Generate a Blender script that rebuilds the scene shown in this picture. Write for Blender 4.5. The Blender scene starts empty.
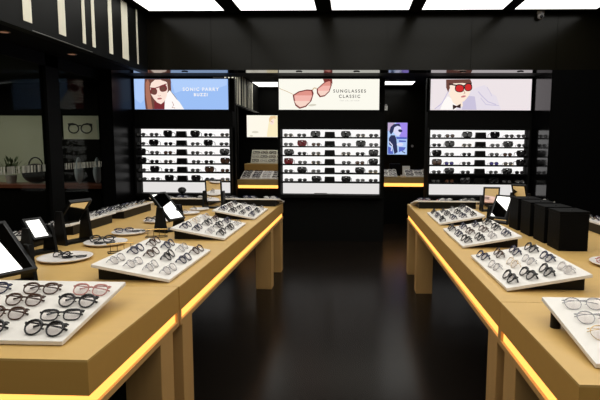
import bpy, bmesh, math, random
from mathutils import Vector, Matrix
R = math.radians
rnd = random.Random(7)
sc = bpy.context.scene
COL = sc.collection

# ------------------------------------------------------------------ camera, world, exposure
cam_d = bpy.data.cameras.new('camera')
cam = bpy.data.objects.new('camera', cam_d); COL.objects.link(cam)
cam.matrix_world = (Matrix.Translation((0, 0, 1.5)) @ Matrix.Rotation(R(2.06), 4, 'Z')
                    @ Matrix.Rotation(R(90 - 6.16), 4, 'X') @ Matrix.Rotation(R(0.3), 4, 'Z'))
cam_d.sensor_width = 36; cam_d.lens = 36 * 500 / 600.0
cam_d.shift_x = -34 / 600.0
cam_d.clip_start = 0.02; cam_d.clip_end = 60
sc.camera = cam
w = bpy.data.worlds.new('world'); sc.world = w; w.use_nodes = True
w.node_tree.nodes['Background'].inputs[0].default_value = (0.02, 0.018, 0.015, 1)
w.node_tree.nodes['Background'].inputs[1].default_value = 0.15
vs = sc.view_settings
vs.view_transform = 'Standard'; vs.look = 'None'; vs.gamma = 1.0; vs.use_curve_mapping = False
vs.exposure = 0.0
PANEL_EMIT = 2.45          # light panels of the ceiling
LED_EMIT = 2.15
SHELF_EMIT = 1.0

# ------------------------------------------------------------------ materials
MATS = {}
def principled(name, col, rough=0.5, metal=0.0, spec=0.5, noise=None, bump=None, coat=0.0):
    if name in MATS: return MATS[name]
    m = bpy.data.materials.new(name); m.use_nodes = True
    nt = m.node_tree; b = nt.nodes['Principled BSDF']
    b.inputs['Base Color'].default_value = (*col, 1); b.inputs['Roughness'].default_value = rough
    b.inputs['Metallic'].default_value = metal; b.inputs['Specular IOR Level'].default_value = spec
    b.inputs['Coat Weight'].default_value = coat
    if noise or bump:
        tc = nt.nodes.new('ShaderNodeTexCoord'); mp = nt.nodes.new('ShaderNodeMapping')
        nt.links.new(tc.outputs['Object'], mp.inputs[0])
    if noise:                      # (scale xyz, amount, detail)
        mp.inputs['Scale'].default_value = noise[0]
        n = nt.nodes.new('ShaderNodeTexNoise'); n.inputs['Scale'].default_value = 1.0
        n.inputs['Detail'].default_value = noise[2]
        nt.links.new(mp.outputs[0], n.inputs['Vector'])
        mx = nt.nodes.new('ShaderNodeMix'); mx.data_type = 'RGBA'
        a = noise[1]
        mx.inputs[6].default_value = (*[c * (1 - a) for c in col], 1)
        mx.inputs[7].default_value = (*[min(1, c * (1 + a)) for c in col], 1)
        nt.links.new(n.outputs['Fac'], mx.inputs[0]); nt.links.new(mx.outputs[2], b.inputs['Base Color'])
    if bump:                       # (scale, strength)
        n2 = nt.nodes.new('ShaderNodeTexNoise'); n2.inputs['Scale'].default_value = bump[0]
        nt.links.new(tc.outputs['Object'], n2.inputs['Vector'])
        bp = nt.nodes.new('ShaderNodeBump'); bp.inputs['Strength'].default_value = bump[1]
        bp.inputs['Distance'].default_value = 0.01
        nt.links.new(n2.outputs['Fac'], bp.inputs['Height']); nt.links.new(bp.outputs[0], b.inputs['Normal'])
    MATS[name] = m; return m
def emit(name, col, s=1.0):
    if name in MATS: return MATS[name]
    m = bpy.data.materials.new(name); m.use_nodes = True
    nt = m.node_tree; nt.nodes.remove(nt.nodes['Principled BSDF'])
    e = nt.nodes.new('ShaderNodeEmission'); e.inputs[0].default_value = (*col, 1); e.inputs[1].default_value = s
    nt.links.new(e.outputs[0], nt.nodes['Material Output'].inputs[0])
    MATS[name] = m; return m
def glassy(name, tint, refl=0.08, rough=0.02):
    if name in MATS: return MATS[name]
    m = bpy.data.materials.new(name); m.use_nodes = True
    nt = m.node_tree; nt.nodes.remove(nt.nodes['Principled BSDF'])
    t = nt.nodes.new('ShaderNodeBsdfTransparent'); t.inputs[0].default_value = (*tint, 1)
    g = nt.nodes.new('ShaderNodeBsdfGlossy'); g.inputs['Roughness'].default_value = rough
    f = nt.nodes.new('ShaderNodeFresnel'); f.inputs[0].default_value = 1.3 + refl
    mx = nt.nodes.new('ShaderNodeMixShader')
    nt.links.new(f.outputs[0], mx.inputs[0]); nt.links.new(t.outputs[0], mx.inputs[1]); nt.links.new(g.outputs[0], mx.inputs[2])
    nt.links.new(mx.outputs[0], nt.nodes['Material Output'].inputs[0])
    MATS[name] = m; return m

M_wood = principled('light_wood', (0.56, 0.355, 0.115), 0.42, noise=((3, 26, 26), 0.07, 3))
M_leg = principled('leg_wood', (0.50, 0.29, 0.10), 0.5, noise=((26, 26, 3), 0.08, 3))
M_apron = principled('apron_wood', (0.46, 0.25, 0.055), 0.55, noise=((3, 26, 26), 0.06, 3))
M_floor = principled('dark_floor', (0.008, 0.006, 0.0045), 0.23, spec=0.085, noise=((1.5, 1.5, 1.5), 0.3, 4), bump=(1.3, 0.03))
M_black = principled('black_laminate', (0.004, 0.004, 0.0035), 0.65, spec=0.06)
M_gloss = principled('black_gloss', (0.003, 0.003, 0.003), 0.12, spec=0.22)
M_soffit = principled('soffit_gloss', (0.003, 0.003, 0.003), 0.07, spec=0.4)
M_fascia = principled('fascia_lacquer', (0.006, 0.0052, 0.003), 0.21, spec=0.13)
M_ceil = principled('ceiling_black', (0.004, 0.004, 0.004), 0.7, spec=0.1)
M_bar = principled('barcode_cream', (0.85, 0.81, 0.66), 0.6)
M_tray = principled('tray_white', (0.74, 0.70, 0.645), 0.45)
M_wedge = principled('black_satin', (0.004, 0.004, 0.004), 0.4, spec=0.2)
M_box = principled('black_case', (0.0022, 0.0022, 0.0022), 0.6, spec=0.06, bump=(90, 0.15))
M_plate = principled('plate_white', (0.78, 0.73, 0.69), 0.3)
M_pinkplate = principled('plate_pink', (0.80, 0.50, 0.40), 0.3)
M_mirror = principled('mirror_silver', (0.92, 0.92, 0.92), 0.01, metal=1.0)
M_metal = principled('dark_metal', (0.12, 0.08, 0.04), 0.3, metal=1.0)
M_gold = principled('gold_metal', (0.70, 0.47, 0.18), 0.25, metal=1.0)
M_fblack = principled('frame_black', (0.006, 0.006, 0.007), 0.18)
M_fnavy = principled('frame_navy', (0.012, 0.015, 0.05), 0.18)
M_fbrown = principled('frame_brown', (0.055, 0.022, 0.010), 0.2, noise=((90, 90, 90), 0.6, 2))
M_fpink = principled('frame_rose', (0.50, 0.20, 0.17), 0.2)
M_fclear = principled('frame_clear', (0.60, 0.56, 0.55), 0.15)
M_fgold = principled('frame_gold', (0.62, 0.45, 0.22), 0.2, metal=0.9)
M_fsilver = principled('frame_silver', (0.35, 0.35, 0.36), 0.2, metal=0.9)
M_fred = principled('frame_red', (0.30, 0.015, 0.02), 0.2)
M_lens = glassy('clear_lens', (0.93, 0.90, 0.90))
M_slens = principled('sun_lens', (0.010, 0.009, 0.010), 0.1)
M_slgrey = principled('sun_lens_grey', (0.10, 0.10, 0.10), 0.1)
M_slbrown = principled('sun_lens_brown', (0.10, 0.05, 0.03), 0.1)
M_slred = principled('sun_lens_red', (0.20, 0.02, 0.03), 0.1)
M_slblue = principled('sun_lens_blue', (0.08, 0.07, 0.30), 0.1)
M_panel = emit('ceiling_panel_light', (1.0, 0.985, 0.93), PANEL_EMIT)
M_led = emit('led_warm', (1.0, 0.42, 0.085), LED_EMIT)
M_shelf = emit('shelf_backlight', (1.0, 0.98, 0.97), SHELF_EMIT)
M_shelf_low = emit('shelf_backlight_dim', (1.0, 0.97, 0.95), SHELF_EMIT * 0.78)
M_glass = glassy('shopfront_glass', (0.85, 0.87, 0.82), -0.24, 0.03)
M_plastic = principled('camera_plastic', (0.32, 0.31, 0.32), 0.35)
M_olive = principled('corridor_wall', (0.42, 0.43, 0.34), 0.8)

# ------------------------------------------------------------------ mesh helpers
def new_obj(name, bm, mats, parent=None, mw=None, smooth=False):
    bmesh.ops.recalc_face_normals(bm, faces=bm.faces)
    me = bpy.data.meshes.new(name); bm.to_mesh(me); bm.free()
    for m in (mats if isinstance(mats, (list, tuple)) else [mats]): me.materials.append(m)
    if smooth:
        for p in me.polygons: p.use_smooth = True
    o = bpy.data.objects.new(name, me); COL.objects.link(o)
    if parent: o.parent = parent
    if mw is not None: o.matrix_basis = mw
    return o
def raw_obj(name, bm, mats, parent=None, mw=None):   # keeps the winding
    me = bpy.data.meshes.new(name); bm.to_mesh(me); bm.free()
    for m in mats: me.materials.append(m)
    o = bpy.data.objects.new(name, me); COL.objects.link(o)
    if parent: o.parent = parent
    if mw is not None: o.matrix_basis = mw
    return o
def box(bm, x0, x1, y0, y1, z0, z1, mat=0, bevel=0.0, mtx=None):
    vs_ = [bm.verts.new(p) for p in ((x0,y0,z0),(x1,y0,z0),(x1,y1,z0),(x0,y1,z0),(x0,y0,z1),(x1,y0,z1),(x1,y1,z1),(x0,y1,z1))]
    fs = [bm.faces.new([vs_[i] for i in f]) for f in ((3,2,1,0),(4,5,6,7),(0,1,5,4),(1,2,6,5),(2,3,7,6),(3,0,4,7))]
    for f in fs: f.material_index = mat
    geo = vs_
    if bevel:
        es = list({e for f in fs for e in f.edges})
        r = bmesh.ops.bevel(bm, geom=es, offset=bevel, segments=2, affect='EDGES', profile=0.5)
        geo = list({v for f in r['faces'] for v in f.verts} | {v for v in vs_ if v.is_valid})
    if mtx is not None: bmesh.ops.transform(bm, matrix=mtx, verts=geo)
def prism(bm, pts, axis_vec, mat=0):
    """pts: closed planar outline (3D), extruded by axis_vec"""
    a = [bm.verts.new(p) for p in pts]; b = [bm.verts.new(Vector(p) + Vector(axis_vec)) for p in pts]
    f1 = bm.faces.new(a[::-1]); f2 = bm.faces.new(b)
    f1.material_index = f2.material_index = mat
    n = len(pts)
    for i in range(n):
        f = bm.faces.new((a[i], a[(i+1) % n], b[(i+1) % n], b[i])); f.material_index = mat
def tube(bm, pts, r, closed=False, seg=6, mat=0):
    pts = [Vector(p) for p in pts]; n = len(pts); rings = []
    rad = r if callable(r) else (lambda i: r)
    up = Vector((0, 0, 1))
    for i in range(n):
        if closed: t = pts[(i+1) % n] - pts[i-1]
        else: t = pts[min(i+1, n-1)] - pts[max(i-1, 0)]
        t.normalize()
        a = t.cross(up)
        if a.length < 0.2: a = t.cross(Vector((0, 1, 0)))
        a.normalize(); b = t.cross(a)
        rings.append([bm.verts.new(pts[i] + rad(i) * (math.cos(2*math.pi*k/seg)*a + math.sin(2*math.pi*k/seg)*b)) for k in range(seg)])
    m = n if closed else n-1
    for i in range(m):
        A, B = rings[i], rings[(i+1) % n]
        off = 0
        if closed and i == n-1:
            off = min(range(seg), key=lambda o: sum((A[k].co - B[(k+o) % seg].co).length for k in range(seg)))
        for k in range(seg):
            f = bm.faces.new((A[k], A[(k+1) % seg], B[(k+1+off) % seg], B[(k+off) % seg])); f.material_index = mat
    if not closed:
        bm.faces.new(rings[0][::-1]).material_index = mat; bm.faces.new(rings[-1]).material_index = mat
def tag(o, label=None, cat=None, group=None, kind=None):
    if label: o['label'] = label
    if cat: o['category'] = cat
    if group: o['group'] = group
    if kind: o['kind'] = kind
    return o
def empty(name, mw, label, cat, group=None):
    o = bpy.data.objects.new(name, None); COL.objects.link(o); o.empty_display_size = 0.1
    o.matrix_world = mw if isinstance(mw, Matrix) else Matrix.Translation(mw)
    return tag(o, label, cat, group)
def struct(name, boxes, mat, bevel=0):
    bm = bmesh.new()
    for b in boxes: box(bm, *b)
    return tag(new_obj(name, bm, mat), kind='structure')
def part(name, boxes, mat, parent, bevel=0.0):
    bm = bmesh.new()
    for b in boxes: box(bm, *b, bevel=bevel)
    return new_obj(name, bm, mat, parent)
def copy_tree(o, mw=None, parent=None):
    c = o.copy(); COL.objects.link(c)
    if parent: c.parent = parent
    if mw is not None: c.matrix_world = mw
    for ch in list(o.children): copy_tree(ch, None, c)
    return c

# ------------------------------------------------------------------ room shell
CZ = 3.31
struct('floor', [(-9.5, 4.2, -4.5, 13.4, -0.1, 0)], M_floor)
struct('ceiling', [(-2.9, 3.6, -4.5, 7.13, CZ + 0.02, CZ + 0.12)], M_ceil)
struct('ceiling_rear', [(-3.6, 3.6, 7.75, 13.4, 2.92, 3.0)], M_ceil)
struct('wall_right', [(3.6, 3.7, -4.5, 13.4, 0, 3.5)], M_black)
struct('wall_behind', [(-9.5, 3.6, -4.6, -4.5, 0, 3.5)], M_black)
struct('wall_rear', [(-9.5, 3.6, 13.4, 13.5, 0, 3.5)], M_black)
# deep fascia over the displays, with its glossy underside; vertical joints between the panels
bm = bmesh.new()
xs = [-3.55, -1.62, -0.55 + 0.02, 0.45, 1.55, 2.62, 3.6]
joints = [-3.55, -1.99, -1.42, 0.40 - 1.42 + 1.0, 0.47, 1.62, 2.78, 3.6]
joints = sorted(joints)
for a, b in zip(joints[:-1], joints[1:]):
    box(bm, a + 0.002, b - 0.002, 7.13, 7.15, 2.556, 3.32)
box(bm, -3.55, 3.6, 7.15, 7.3, 2.558, 3.42)
tag(new_obj('wall_fascia', bm, M_fascia), kind='structure')
struct('trim_soffit', [(-3.55, 3.6, 7.131, 7.40, 2.5550, 2.5558)], M_soffit)
struct('trim_reflection_mask', [(-3.55, 3.6, 7.401, 7.83, 2.5552, 2.70)], M_black)  # added matte black strip, darkens the far part of the soffit reflection
for xx, lb in ((-2.42, 'above the left blue sign'), (-0.77, 'above the glasses picture of the centre sign'), (0.05, 'above the lettering of the centre sign'), (1.55, 'above the man on the right sign'), (2.35, 'above the right end of the right sign')):
    t = empty('downlight', (xx, 7.27, 2.5548), 'tiny dark spotlight in the glossy strip ' + lb, 'ceiling light', 'tiny spotlights over the signs')
    bm = bmesh.new(); bmesh.ops.create_cone(bm, cap_ends=True, segments=18, radius1=.045, radius2=.045, depth=.006); new_obj('ring', bm, M_black, t, Matrix.Translation((0, 0, -.0035)))
    bm = bmesh.new(); bmesh.ops.create_cone(bm, cap_ends=True, segments=18, radius1=.03, radius2=.03, depth=.004); new_obj('lamp', bm, M_fblack, t, Matrix.Translation((0, 0, -.0088)))
# niche side walls
struct('wall_niche_right', [(2.735, 3.6, 7.13, 8.1, 0, 2.554)], M_gloss)
struct('wall_niche_left', [(-3.62, -3.43, 7.13, 8.1, 0, 2.554)], principled('black_semi_gloss', (0.003, 0.003, 0.003), 0.25, spec=0.06))
# left side: upper fascia, lower ceiling over the window bay
struct('wall_left_fascia', [(-3.0, -2.9, -4.5, 7.128, 2.515, 3.42)], principled('left_fascia_black', (0.004, 0.004, 0.0035), 0.5, spec=0.1))
struct('ceiling_left', [(-3.62, -3.001, -4.5, 7.128, 2.56, 2.62)], M_ceil)
struct('ceiling_corridor', [(-9.5, -3.7, -4.5, 13.4, 2.62, 2.7)], M_ceil)
# light trim line under the left fascia
struct('trim_left', [(-2.899, -2.893, 4.55, 5.6, 2.52, 2.526)], principled('trim_metal', (0.35, 0.35, 0.33), 0.3, metal=0.6))
# shopfront: black posts and rails, with panes
FR = [(-3.68, -3.6, a, b, 0, 2.56) for a, b in ((-4.5, -4.2), (-1.6, -1.4), (2.2, 2.4), (5.86, 6.12), (7.2, 7.6))]
FR += [(-3.68, -3.6, -4.2, 7.2, 0, 0.08), (-3.68, -3.6, -4.2, 7.2, 2.42, 2.559)]
struct('wall_left', FR, M_black)
for i, (a, b) in enumerate([(-4.2, -1.6), (-1.4, 2.2), (2.4, 5.86), (6.12, 7.2)]):
    struct('window_%d' % (i + 1), [(-3.642, -3.636, a, b, 0.08, 2.42)], M_glass)
# barcode of white bars on the glass
def barcode_mat():
    m = bpy.data.materials.new('barcode_film'); m.use_nodes = True; nt = m.node_tree; b = nt.nodes['Principled BSDF']
    b.inputs['Base Color'].default_value = (0.36, 0.36, 0.30, 1); b.inputs['Roughness'].default_value = 0.8
    tc = nt.nodes.new('ShaderNodeTexCoord'); sp = nt.nodes.new('ShaderNodeSeparateXYZ'); nt.links.new(tc.outputs['Object'], sp.inputs[0])
    ml = nt.nodes.new('ShaderNodeMath'); ml.operation = 'MULTIPLY'; ml.inputs[1].default_value = 120; nt.links.new(sp.outputs['Y'], ml.inputs[0])
    fl = nt.nodes.new('ShaderNodeMath'); fl.operation = 'FLOOR'; nt.links.new(ml.outputs[0], fl.inputs[0])
    wn = nt.nodes.new('ShaderNodeTexWhiteNoise'); wn.noise_dimensions = '1D'; nt.links.new(fl.outputs[0], wn.inputs['W'])
    gt = nt.nodes.new('ShaderNodeMath'); gt.operation = 'GREATER_THAN'; gt.inputs[1].default_value = 0.5; nt.links.new(wn.outputs['Value'], gt.inputs[0])
    nt.links.new(gt.outputs[0], b.inputs['Alpha']); return m
for y0_, y1_, wh_ in ((4.2, 5.84, 'left pane'), (6.14, 7.18, 'narrow pane beside the black corner post')):
    bm = bmesh.new(); box(bm, -3.634, -3.632, y0_, y1_, 1.185, 1.265)
    tag(new_obj('barcode_decal', bm, barcode_mat()), 'band of pale barcode stripes on the shopfront glass, ' + wh_, 'decal')
# barcode of cream bars along the left fascia
t = empty('barcode_mural', (-2.894, 4.5, 2.585), 'tall cream barcode bars along the black wall above the left shopfront', 'wall decoration')
for a, b in [(0.9, 1.3), (1.5, 1.62), (1.9, 2.0), (2.3, 2.36), (2.7, 3.05), (3.3, 3.36), (3.6, 3.9), (4.43, 4.55), (4.97, 5.09), (5.41, 5.47), (5.61, 5.675), (6.0, 6.09), (6.345, 6.517), (6.776, 6.82)]:
    part('bar', [(-0.004, 0, a - 4.5, b - 4.5, 0, CZ - 2.595)], M_bar, t)

# ------------------------------------------------------------------ ceiling light panels
def light_panel(x0, x1, y0, y1, z, label, mat=M_panel, group='ceiling light panels'):
    cx, cy = (x0 + x1) / 2, (y0 + y1) / 2
    t = empty('ceiling_light', (cx, cy, z), label, 'ceiling light', group)
    hx, hy = (x1 - x0) / 2, (y1 - y0) / 2
    part('diffuser', [(-hx + .012, hx - .012, -hy + .012, hy - .012, 0.0, 0.012)], mat, t)
    part('frame', [(-hx, hx, -hy, -hy + .012, -0.004, 0.018), (-hx, hx, hy - .012, hy, -0.004, 0.018),
                   (-hx, -hx + .012, -hy + .012, hy - .012, -0.004, 0.018), (hx - .012, hx, -hy + .012, hy - .012, -0.004, 0.018)], M_black, t)
    return t
PX = [(-2.78, -1.73), (-1.53, -0.485), (-0.30, 0.745), (0.895, 1.98), (2.11, 3.2)]
PW = ['above the left display, beside the barcode wall', 'between the left and centre displays', 'above the centre display sign',
      'between the centre and right displays', 'above the right display, by the security camera']
WH = ['leftmost', 'second from left', 'middle', 'second from right', 'rightmost']
for r, (y0, y1) in enumerate([(5.35, 6.93), (3.55, 5.15), (1.75, 3.35), (-0.05, 1.55), (-1.85, -0.25)]):
    for k, (a, b) in enumerate(PX):
        if r == 0: lb = '%s glowing square ceiling panel %s' % (WH[k], PW[k])
        else: lb = 'overhead glowing ceiling panel, %s, %s nearer than the back row' % (WH[k], ['', 'one row', 'two rows', 'three rows', 'four rows'][r])
        light_panel(a, b, y0, y1, CZ, lb, group='ceiling light panels')
light_panel(-2.25, -1.0, 11.2, 12.1, 2.9, 'far ceiling panel seen through the gap left of the centre display', group='rear room ceiling lights')
light_panel(0.1, 1.36, 11.05, 11.7, 2.9, 'far ceiling panel seen through the gap right of the centre display', group='rear room ceiling lights')
light_panel(-2.2, -0.9, 8.3, 9.9, 2.9, 'added unseen left light panel brightening the rear room, behind the display headers', group='rear room ceiling lights')  # extra light, hidden by the header, added to brighten the rear bars and counter
light_panel(0.0, 1.4, 8.3, 9.9, 2.9, 'added unseen right light panel brightening the rear room, behind the display headers', group='rear room ceiling lights')  # extra hidden light added to brighten the right rear counter
# security camera on the fascia
t = empty('security_camera', (2.52, 7.1, 3.29), 'grey dome security camera at the top of the black fascia', 'security camera')
bm = bmesh.new(); bmesh.ops.create_cone(bm, cap_ends=True, segments=20, radius1=0.05, radius2=0.05, depth=0.03); bmesh.ops.translate(bm, verts=bm.verts, vec=(0, -0.035, 0.013))
new_obj('mount', bm, M_plastic, t, smooth=False)
bm = bmesh.new(); bmesh.ops.create_uvsphere(bm, u_segments=20, v_segments=12, radius=0.045); bmesh.ops.translate(bm, verts=bm.verts, vec=(0, -0.035, -0.03))
new_obj('housing', bm, M_plastic, t, smooth=True)
bm = bmesh.new(); bmesh.ops.create_uvsphere(bm, u_segments=16, v_segments=10, radius=0.022); bmesh.ops.translate(bm, verts=bm.verts, vec=(0, -0.068, -0.045))
new_obj('lens', bm, M_slens, t, smooth=True)

# ------------------------------------------------------------------ display walls
SY = 7.8      # sign plane
ZS = [1.64, 1.498, 1.359, 1.22, 1.085, 0.945]
def text_mesh(name, body, size, x, z, mat, parent, spacing=1.0, bold=0.0):
    cu = bpy.data.curves.new(name, 'FONT'); cu.body = body; cu.size = size; cu.space_character = spacing
    cu.align_x = 'CENTER'; cu.extrude = 0.0006; cu.offset = bold
    o = bpy.data.objects.new('tmp', cu)
    me = bpy.data.meshes.new_from_object(o); bpy.data.objects.remove(o)
    me.name = name; me.materials.append(mat)
    ob = bpy.data.objects.new(name, me); COL.objects.link(ob); ob.parent = parent
    ob.matrix_basis = Matrix.Translation((x, 0, z)) @ Matrix.Rotation(R(90), 4, 'X')
    return ob
def picture(parent, W, H, zw, zh, ox, oy, bg, shapes, name='printed_panel'):
    """flat print: shapes are outlines in zoom units, mapped to W x H metres; layers 0.3 mm apart"""
    bm = bmesh.new(); mats = [bg]
    box(bm, 0, W, 0, 0.01, 0, H)
    for k, (m, pts) in enumerate(shapes):
        if m not in mats: mats.append(m)
        vv = []
        for (x, y) in pts:
            u = min(max((x - ox) / zw, 0.002), 0.998) * W; v = min(max(1 - (y - oy) / zh, 0.002), 0.998) * H
            vv.append(bm.verts.new((u, -0.0003 * (min(k, 17) + 1), v)))
        try: f = bm.faces.new(vv)
        except ValueError: continue
        f.material_index = mats.index(m)
    bmesh.ops.triangulate(bm, faces=[f for f in bm.faces if len(f.verts) > 4])
    return raw_obj(name, bm, mats, parent)
def ell(cx, cy, rx, ry, rot=0, n=20, p=1.0):
    out = []
    for i in range(n):
        a = 2 * math.pi * i / n
        c, s = math.cos(a), math.sin(a)
        x = rx * math.copysign(abs(c) ** p, c); y_ = ry * math.copysign(abs(s) ** p, s)
        out.append((cx + x * math.cos(rot) - y_ * math.sin(rot), cy + x * math.sin(rot) + y_ * math.cos(rot)))
    return out
def stroke(pts, wd):
    L, Rr = [], []
    for i, (x, y) in enumerate(pts):
        a = pts[max(i - 1, 0)]; b = pts[min(i + 1, len(pts) - 1)]
        dx, dy = b[0] - a[0], b[1] - a[1]; l = math.hypot(dx, dy) or 1
        L.append((x - dy / l * wd / 2, y + dx / l * wd / 2)); Rr.append((x + dy / l * wd / 2, y - dx / l * wd / 2))
    return L + Rr[::-1]

def display(x0, x1, sx0, sx1, wx0, wx1, cols, name, where, white_z=1.75):
    """body x0..x1, sign sx0..sx1, lit shelving wx0..wx1"""
    t = empty('display_wall', ((x0 + x1) / 2, 7.8, 0), 'black freestanding display wall with lit eyewear shelves, %s' % where, 'display shelf', 'lit eyewear display walls')
    c = (x0 + x1) / 2
    b0, b1 = x0 - c, x1 - c; w0, w1 = wx0 - c, wx1 - c
    part('body', [(b0, b1, 0.16, 0.28, 0, 2.555), (b0, b1, 0.02, 0.16, 0, 0.70), (b0, b1, 0.02, 0.16, 1.79, 2.03),
                  (b0, w0, 0.02, 0.16, 0.70, 1.79), (w1, b1, 0.02, 0.16, 0.70, 1.79)], M_black, t)
    part('base_ledge', [(w0 - 0.03, w1 + 0.03, -0.10, 0.155, 0.70, 0.745)], M_black, t)
    part('canopy', [(w0 - 0.03, w1 + 0.03, -0.10, 0.155, 1.755, 1.785)], M_black, t)
    for s, (a, b) in enumerate([(w0 - 0.03, w0 - 0.004), (w1 + 0.004, w1 + 0.03)]):
        part('side_panel', [(a, b, -0.10, 0.155, 0.7455, 1.7545)], M_black, t)
    rows = [1.755] + ZS + [0.745]
    for i in range(7):
        zt, zb = rows[i] - (0.0 if i == 0 else 0.022), rows[i + 1]
        if name == 'right' and i == 5:
            part('dark_back_panel', [(w0, w1, 0.12, 0.15, zb, zt)], M_wedge, t)['label'] = 'unlit black back panel'
        else:
            part('back_panel', [(w0, w1, 0.12, 0.15, zb, zt)], M_shelf if i < 6 else M_shelf_low, t)['label'] = 'glowing white back panel'
    for z in ZS:
        part('shelf', [(w0, w1, -0.06, 0.15, z - 0.021, z)], M_black, t)
    # sign
    s = empty('lightbox_sign', (sx0, SY, 2.055), '', 'sign'); 
    W, H = sx1 - sx0, 0.465
    part('sign_frame', [(-0.015, W + 0.015, 0.01, 0.05, -0.015, H + 0.015)], M_black, s)
    return t, s, W, H
UN = {'left': (-3.42, -1.87, -3.40, -1.93, -3.365, -1.90), 'centre': (-1.165, 0.50, -1.14, 0.405, -1.10, 0.43), 'right': (1.15, 2.733, 1.185, 2.70, 1.185, 2.665)}
signs = {}
for n, wh in (('left', 'below the blue sign'), ('centre', 'below the middle cream sign'), ('right', 'below the pale pink sign at right')):
    signs[n] = display(*UN[n], None, n, wh)

E_ = lambda n, c, s=1.0: emit('print_' + n, c, s)
# left sign: woman in sunglasses on light blue
_, s, W, H = signs['left']; s['label'] = 'light blue backlit sign of a long-haired woman in sunglasses'
blue = E_('blue', (0.34, 0.53, 0.92)); skin = E_('skin', (0.98, 0.78, 0.68)); hair = E_('hair', (0.16, 0.065, 0.05)); red = E_('deepred', (0.20, 0.03, 0.035))
white = E_('white', (1, 0.96, 0.93)); hair2 = E_('hairlight', (0.42, 0.17, 0.11)); lipc = E_('lip', (0.62, 0.22, 0.22)); blue2 = E_('bluepale', (0.44, 0.62, 0.97))
shapes = [
 (blue2, [(5, 27), (100, 27), (100, 200), (60, 240), (5, 200)]),
 (blue2, [(345, 27), (860, 27), (860, 80), (700, 130), (500, 110), (380, 150)]),
 (hair, [(105, 25), (345, 25), (348, 60), (335, 125), (372, 165), (400, 205), (412, 228), (350, 205), (310, 292), (105, 292), (98, 200), (100, 100)]),
 (hair2, [(112, 60), (135, 30), (150, 60), (140, 160), (160, 240), (170, 290), (125, 290), (110, 170)]),
 (white, [(300, 160), (335, 125), (375, 185), (420, 225), (462, 292), (270, 292), (285, 225)]),
 (red, [(190, 205), (235, 240), (285, 225), (280, 292), (185, 292)]),
 (skin, [(152, 100), (165, 62), (200, 35), (285, 33), (312, 60), (318, 120), (303, 180), (282, 222), (250, 246), (215, 232), (185, 200), (160, 160)]),
 (hair, [(240, 27), (318, 27), (318, 62), (300, 50), (270, 42)]),
 (red, ell(186, 135, 32, 29, 0.25, p=0.8)), (red, ell(275, 108, 36, 30, -0.2, p=0.8)),
 (hair, ell(188, 138, 24, 22, 0.2)), (hair, ell(272, 112, 26, 22, -0.2)),
 (red, stroke([(150, 105), (200, 108), (240, 95), (308, 70)], 9)),
 (lipc, ell(238, 198, 22, 8, -0.1)), (hair, stroke([(218, 199), (258, 196)], 2.5)),
 (hair2, stroke([(222, 172), (238, 176), (250, 170)], 3)),
 (hair2, stroke([(355, 225), (368, 255), (350, 275), (380, 280)], 5)),
]
picture(s, W, H, 864, 264, 5, 27, blue, shapes)
text_mesh('lettering', 'SONIC PARRY', 0.070, W * 0.71, 0.285, white, s, 1.35, 0.002)
text_mesh('lettering', 'BUZZI', 0.062, W * 0.71, 0.205, white, s, 1.35, 0.002)
# centre sign: tinted sunglasses, cream ground
_, s, W, H = signs['centre']; s['label'] = 'cream backlit sign reading sunglasses classic beside large pink tinted sunglasses'
cream = E_('cream', (0.98, 0.96, 0.86)); fr = E_('tortoise', (0.20, 0.04, 0.035)); pk1 = E_('pinkdeep', (0.75, 0.30, 0.25)); pk2 = E_('pinkmid', (0.90, 0.48, 0.42)); pk3 = E_('pinkpale', (0.95, 0.68, 0.58)); gd = E_('goldline', (0.62, 0.45, 0.25)); txt = E_('text', (0.06, 0.055, 0.05)); txt2 = E_('textpale', (0.45, 0.42, 0.38)); shw = E_('printshade', (0.70, 0.66, 0.55))
L1 = [(98, 158), (130, 138), (175, 128), (206, 130), (212, 150), (200, 190), (170, 222), (135, 232), (112, 215), (102, 185)]
L2 = [(228, 125), (262, 95), (290, 75), (308, 78), (310, 105), (298, 140), (272, 165), (245, 170), (230, 150)]
def inset(P, k):
    cx = sum(p[0] for p in P) / len(P); cy = sum(p[1] for p in P) / len(P)
    return [(cx + (x - cx) * k, cy + (y - cy) * k) for x, y in P]
def lower(P, ycut): return [(x, max(y, ycut)) for x, y in P]
shapes = [
 (gd, stroke([(22, 122), (60, 136), (103, 156)], 3)), (shw, ell(205, 212, 22, 6, -0.1)),
 (fr, L1), (fr, L2), (pk1, inset(L1, 0.86)), (pk1, inset(L2, 0.84)),
 (pk2, lower(inset(L1, 0.86), 160)), (pk2, lower(inset(L2, 0.84), 108)),
 (pk3, lower(inset(L1, 0.86), 190)), (pk3, lower(inset(L2, 0.84), 135)),
 (gd, stroke([(206, 130), (215, 120), (228, 122)], 6)), (fr, [(262, 72), (312, 72), (314, 100), (300, 82), (270, 92)]),
]
picture(s, W, H, 545, 165, 22, 72, cream, shapes)
text_mesh('lettering', 'SUNGLASSES', 0.066, W * 0.705, 0.262, txt, s, 1.42, 0.0012)
text_mesh('lettering', 'CLASSIC', 0.066, W * 0.705, 0.182, txt, s, 1.42, 0.0012)
text_mesh('lettering', 'THE COLLECTION', 0.026, W * 0.705, 0.130, txt2, s, 1.5)
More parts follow.
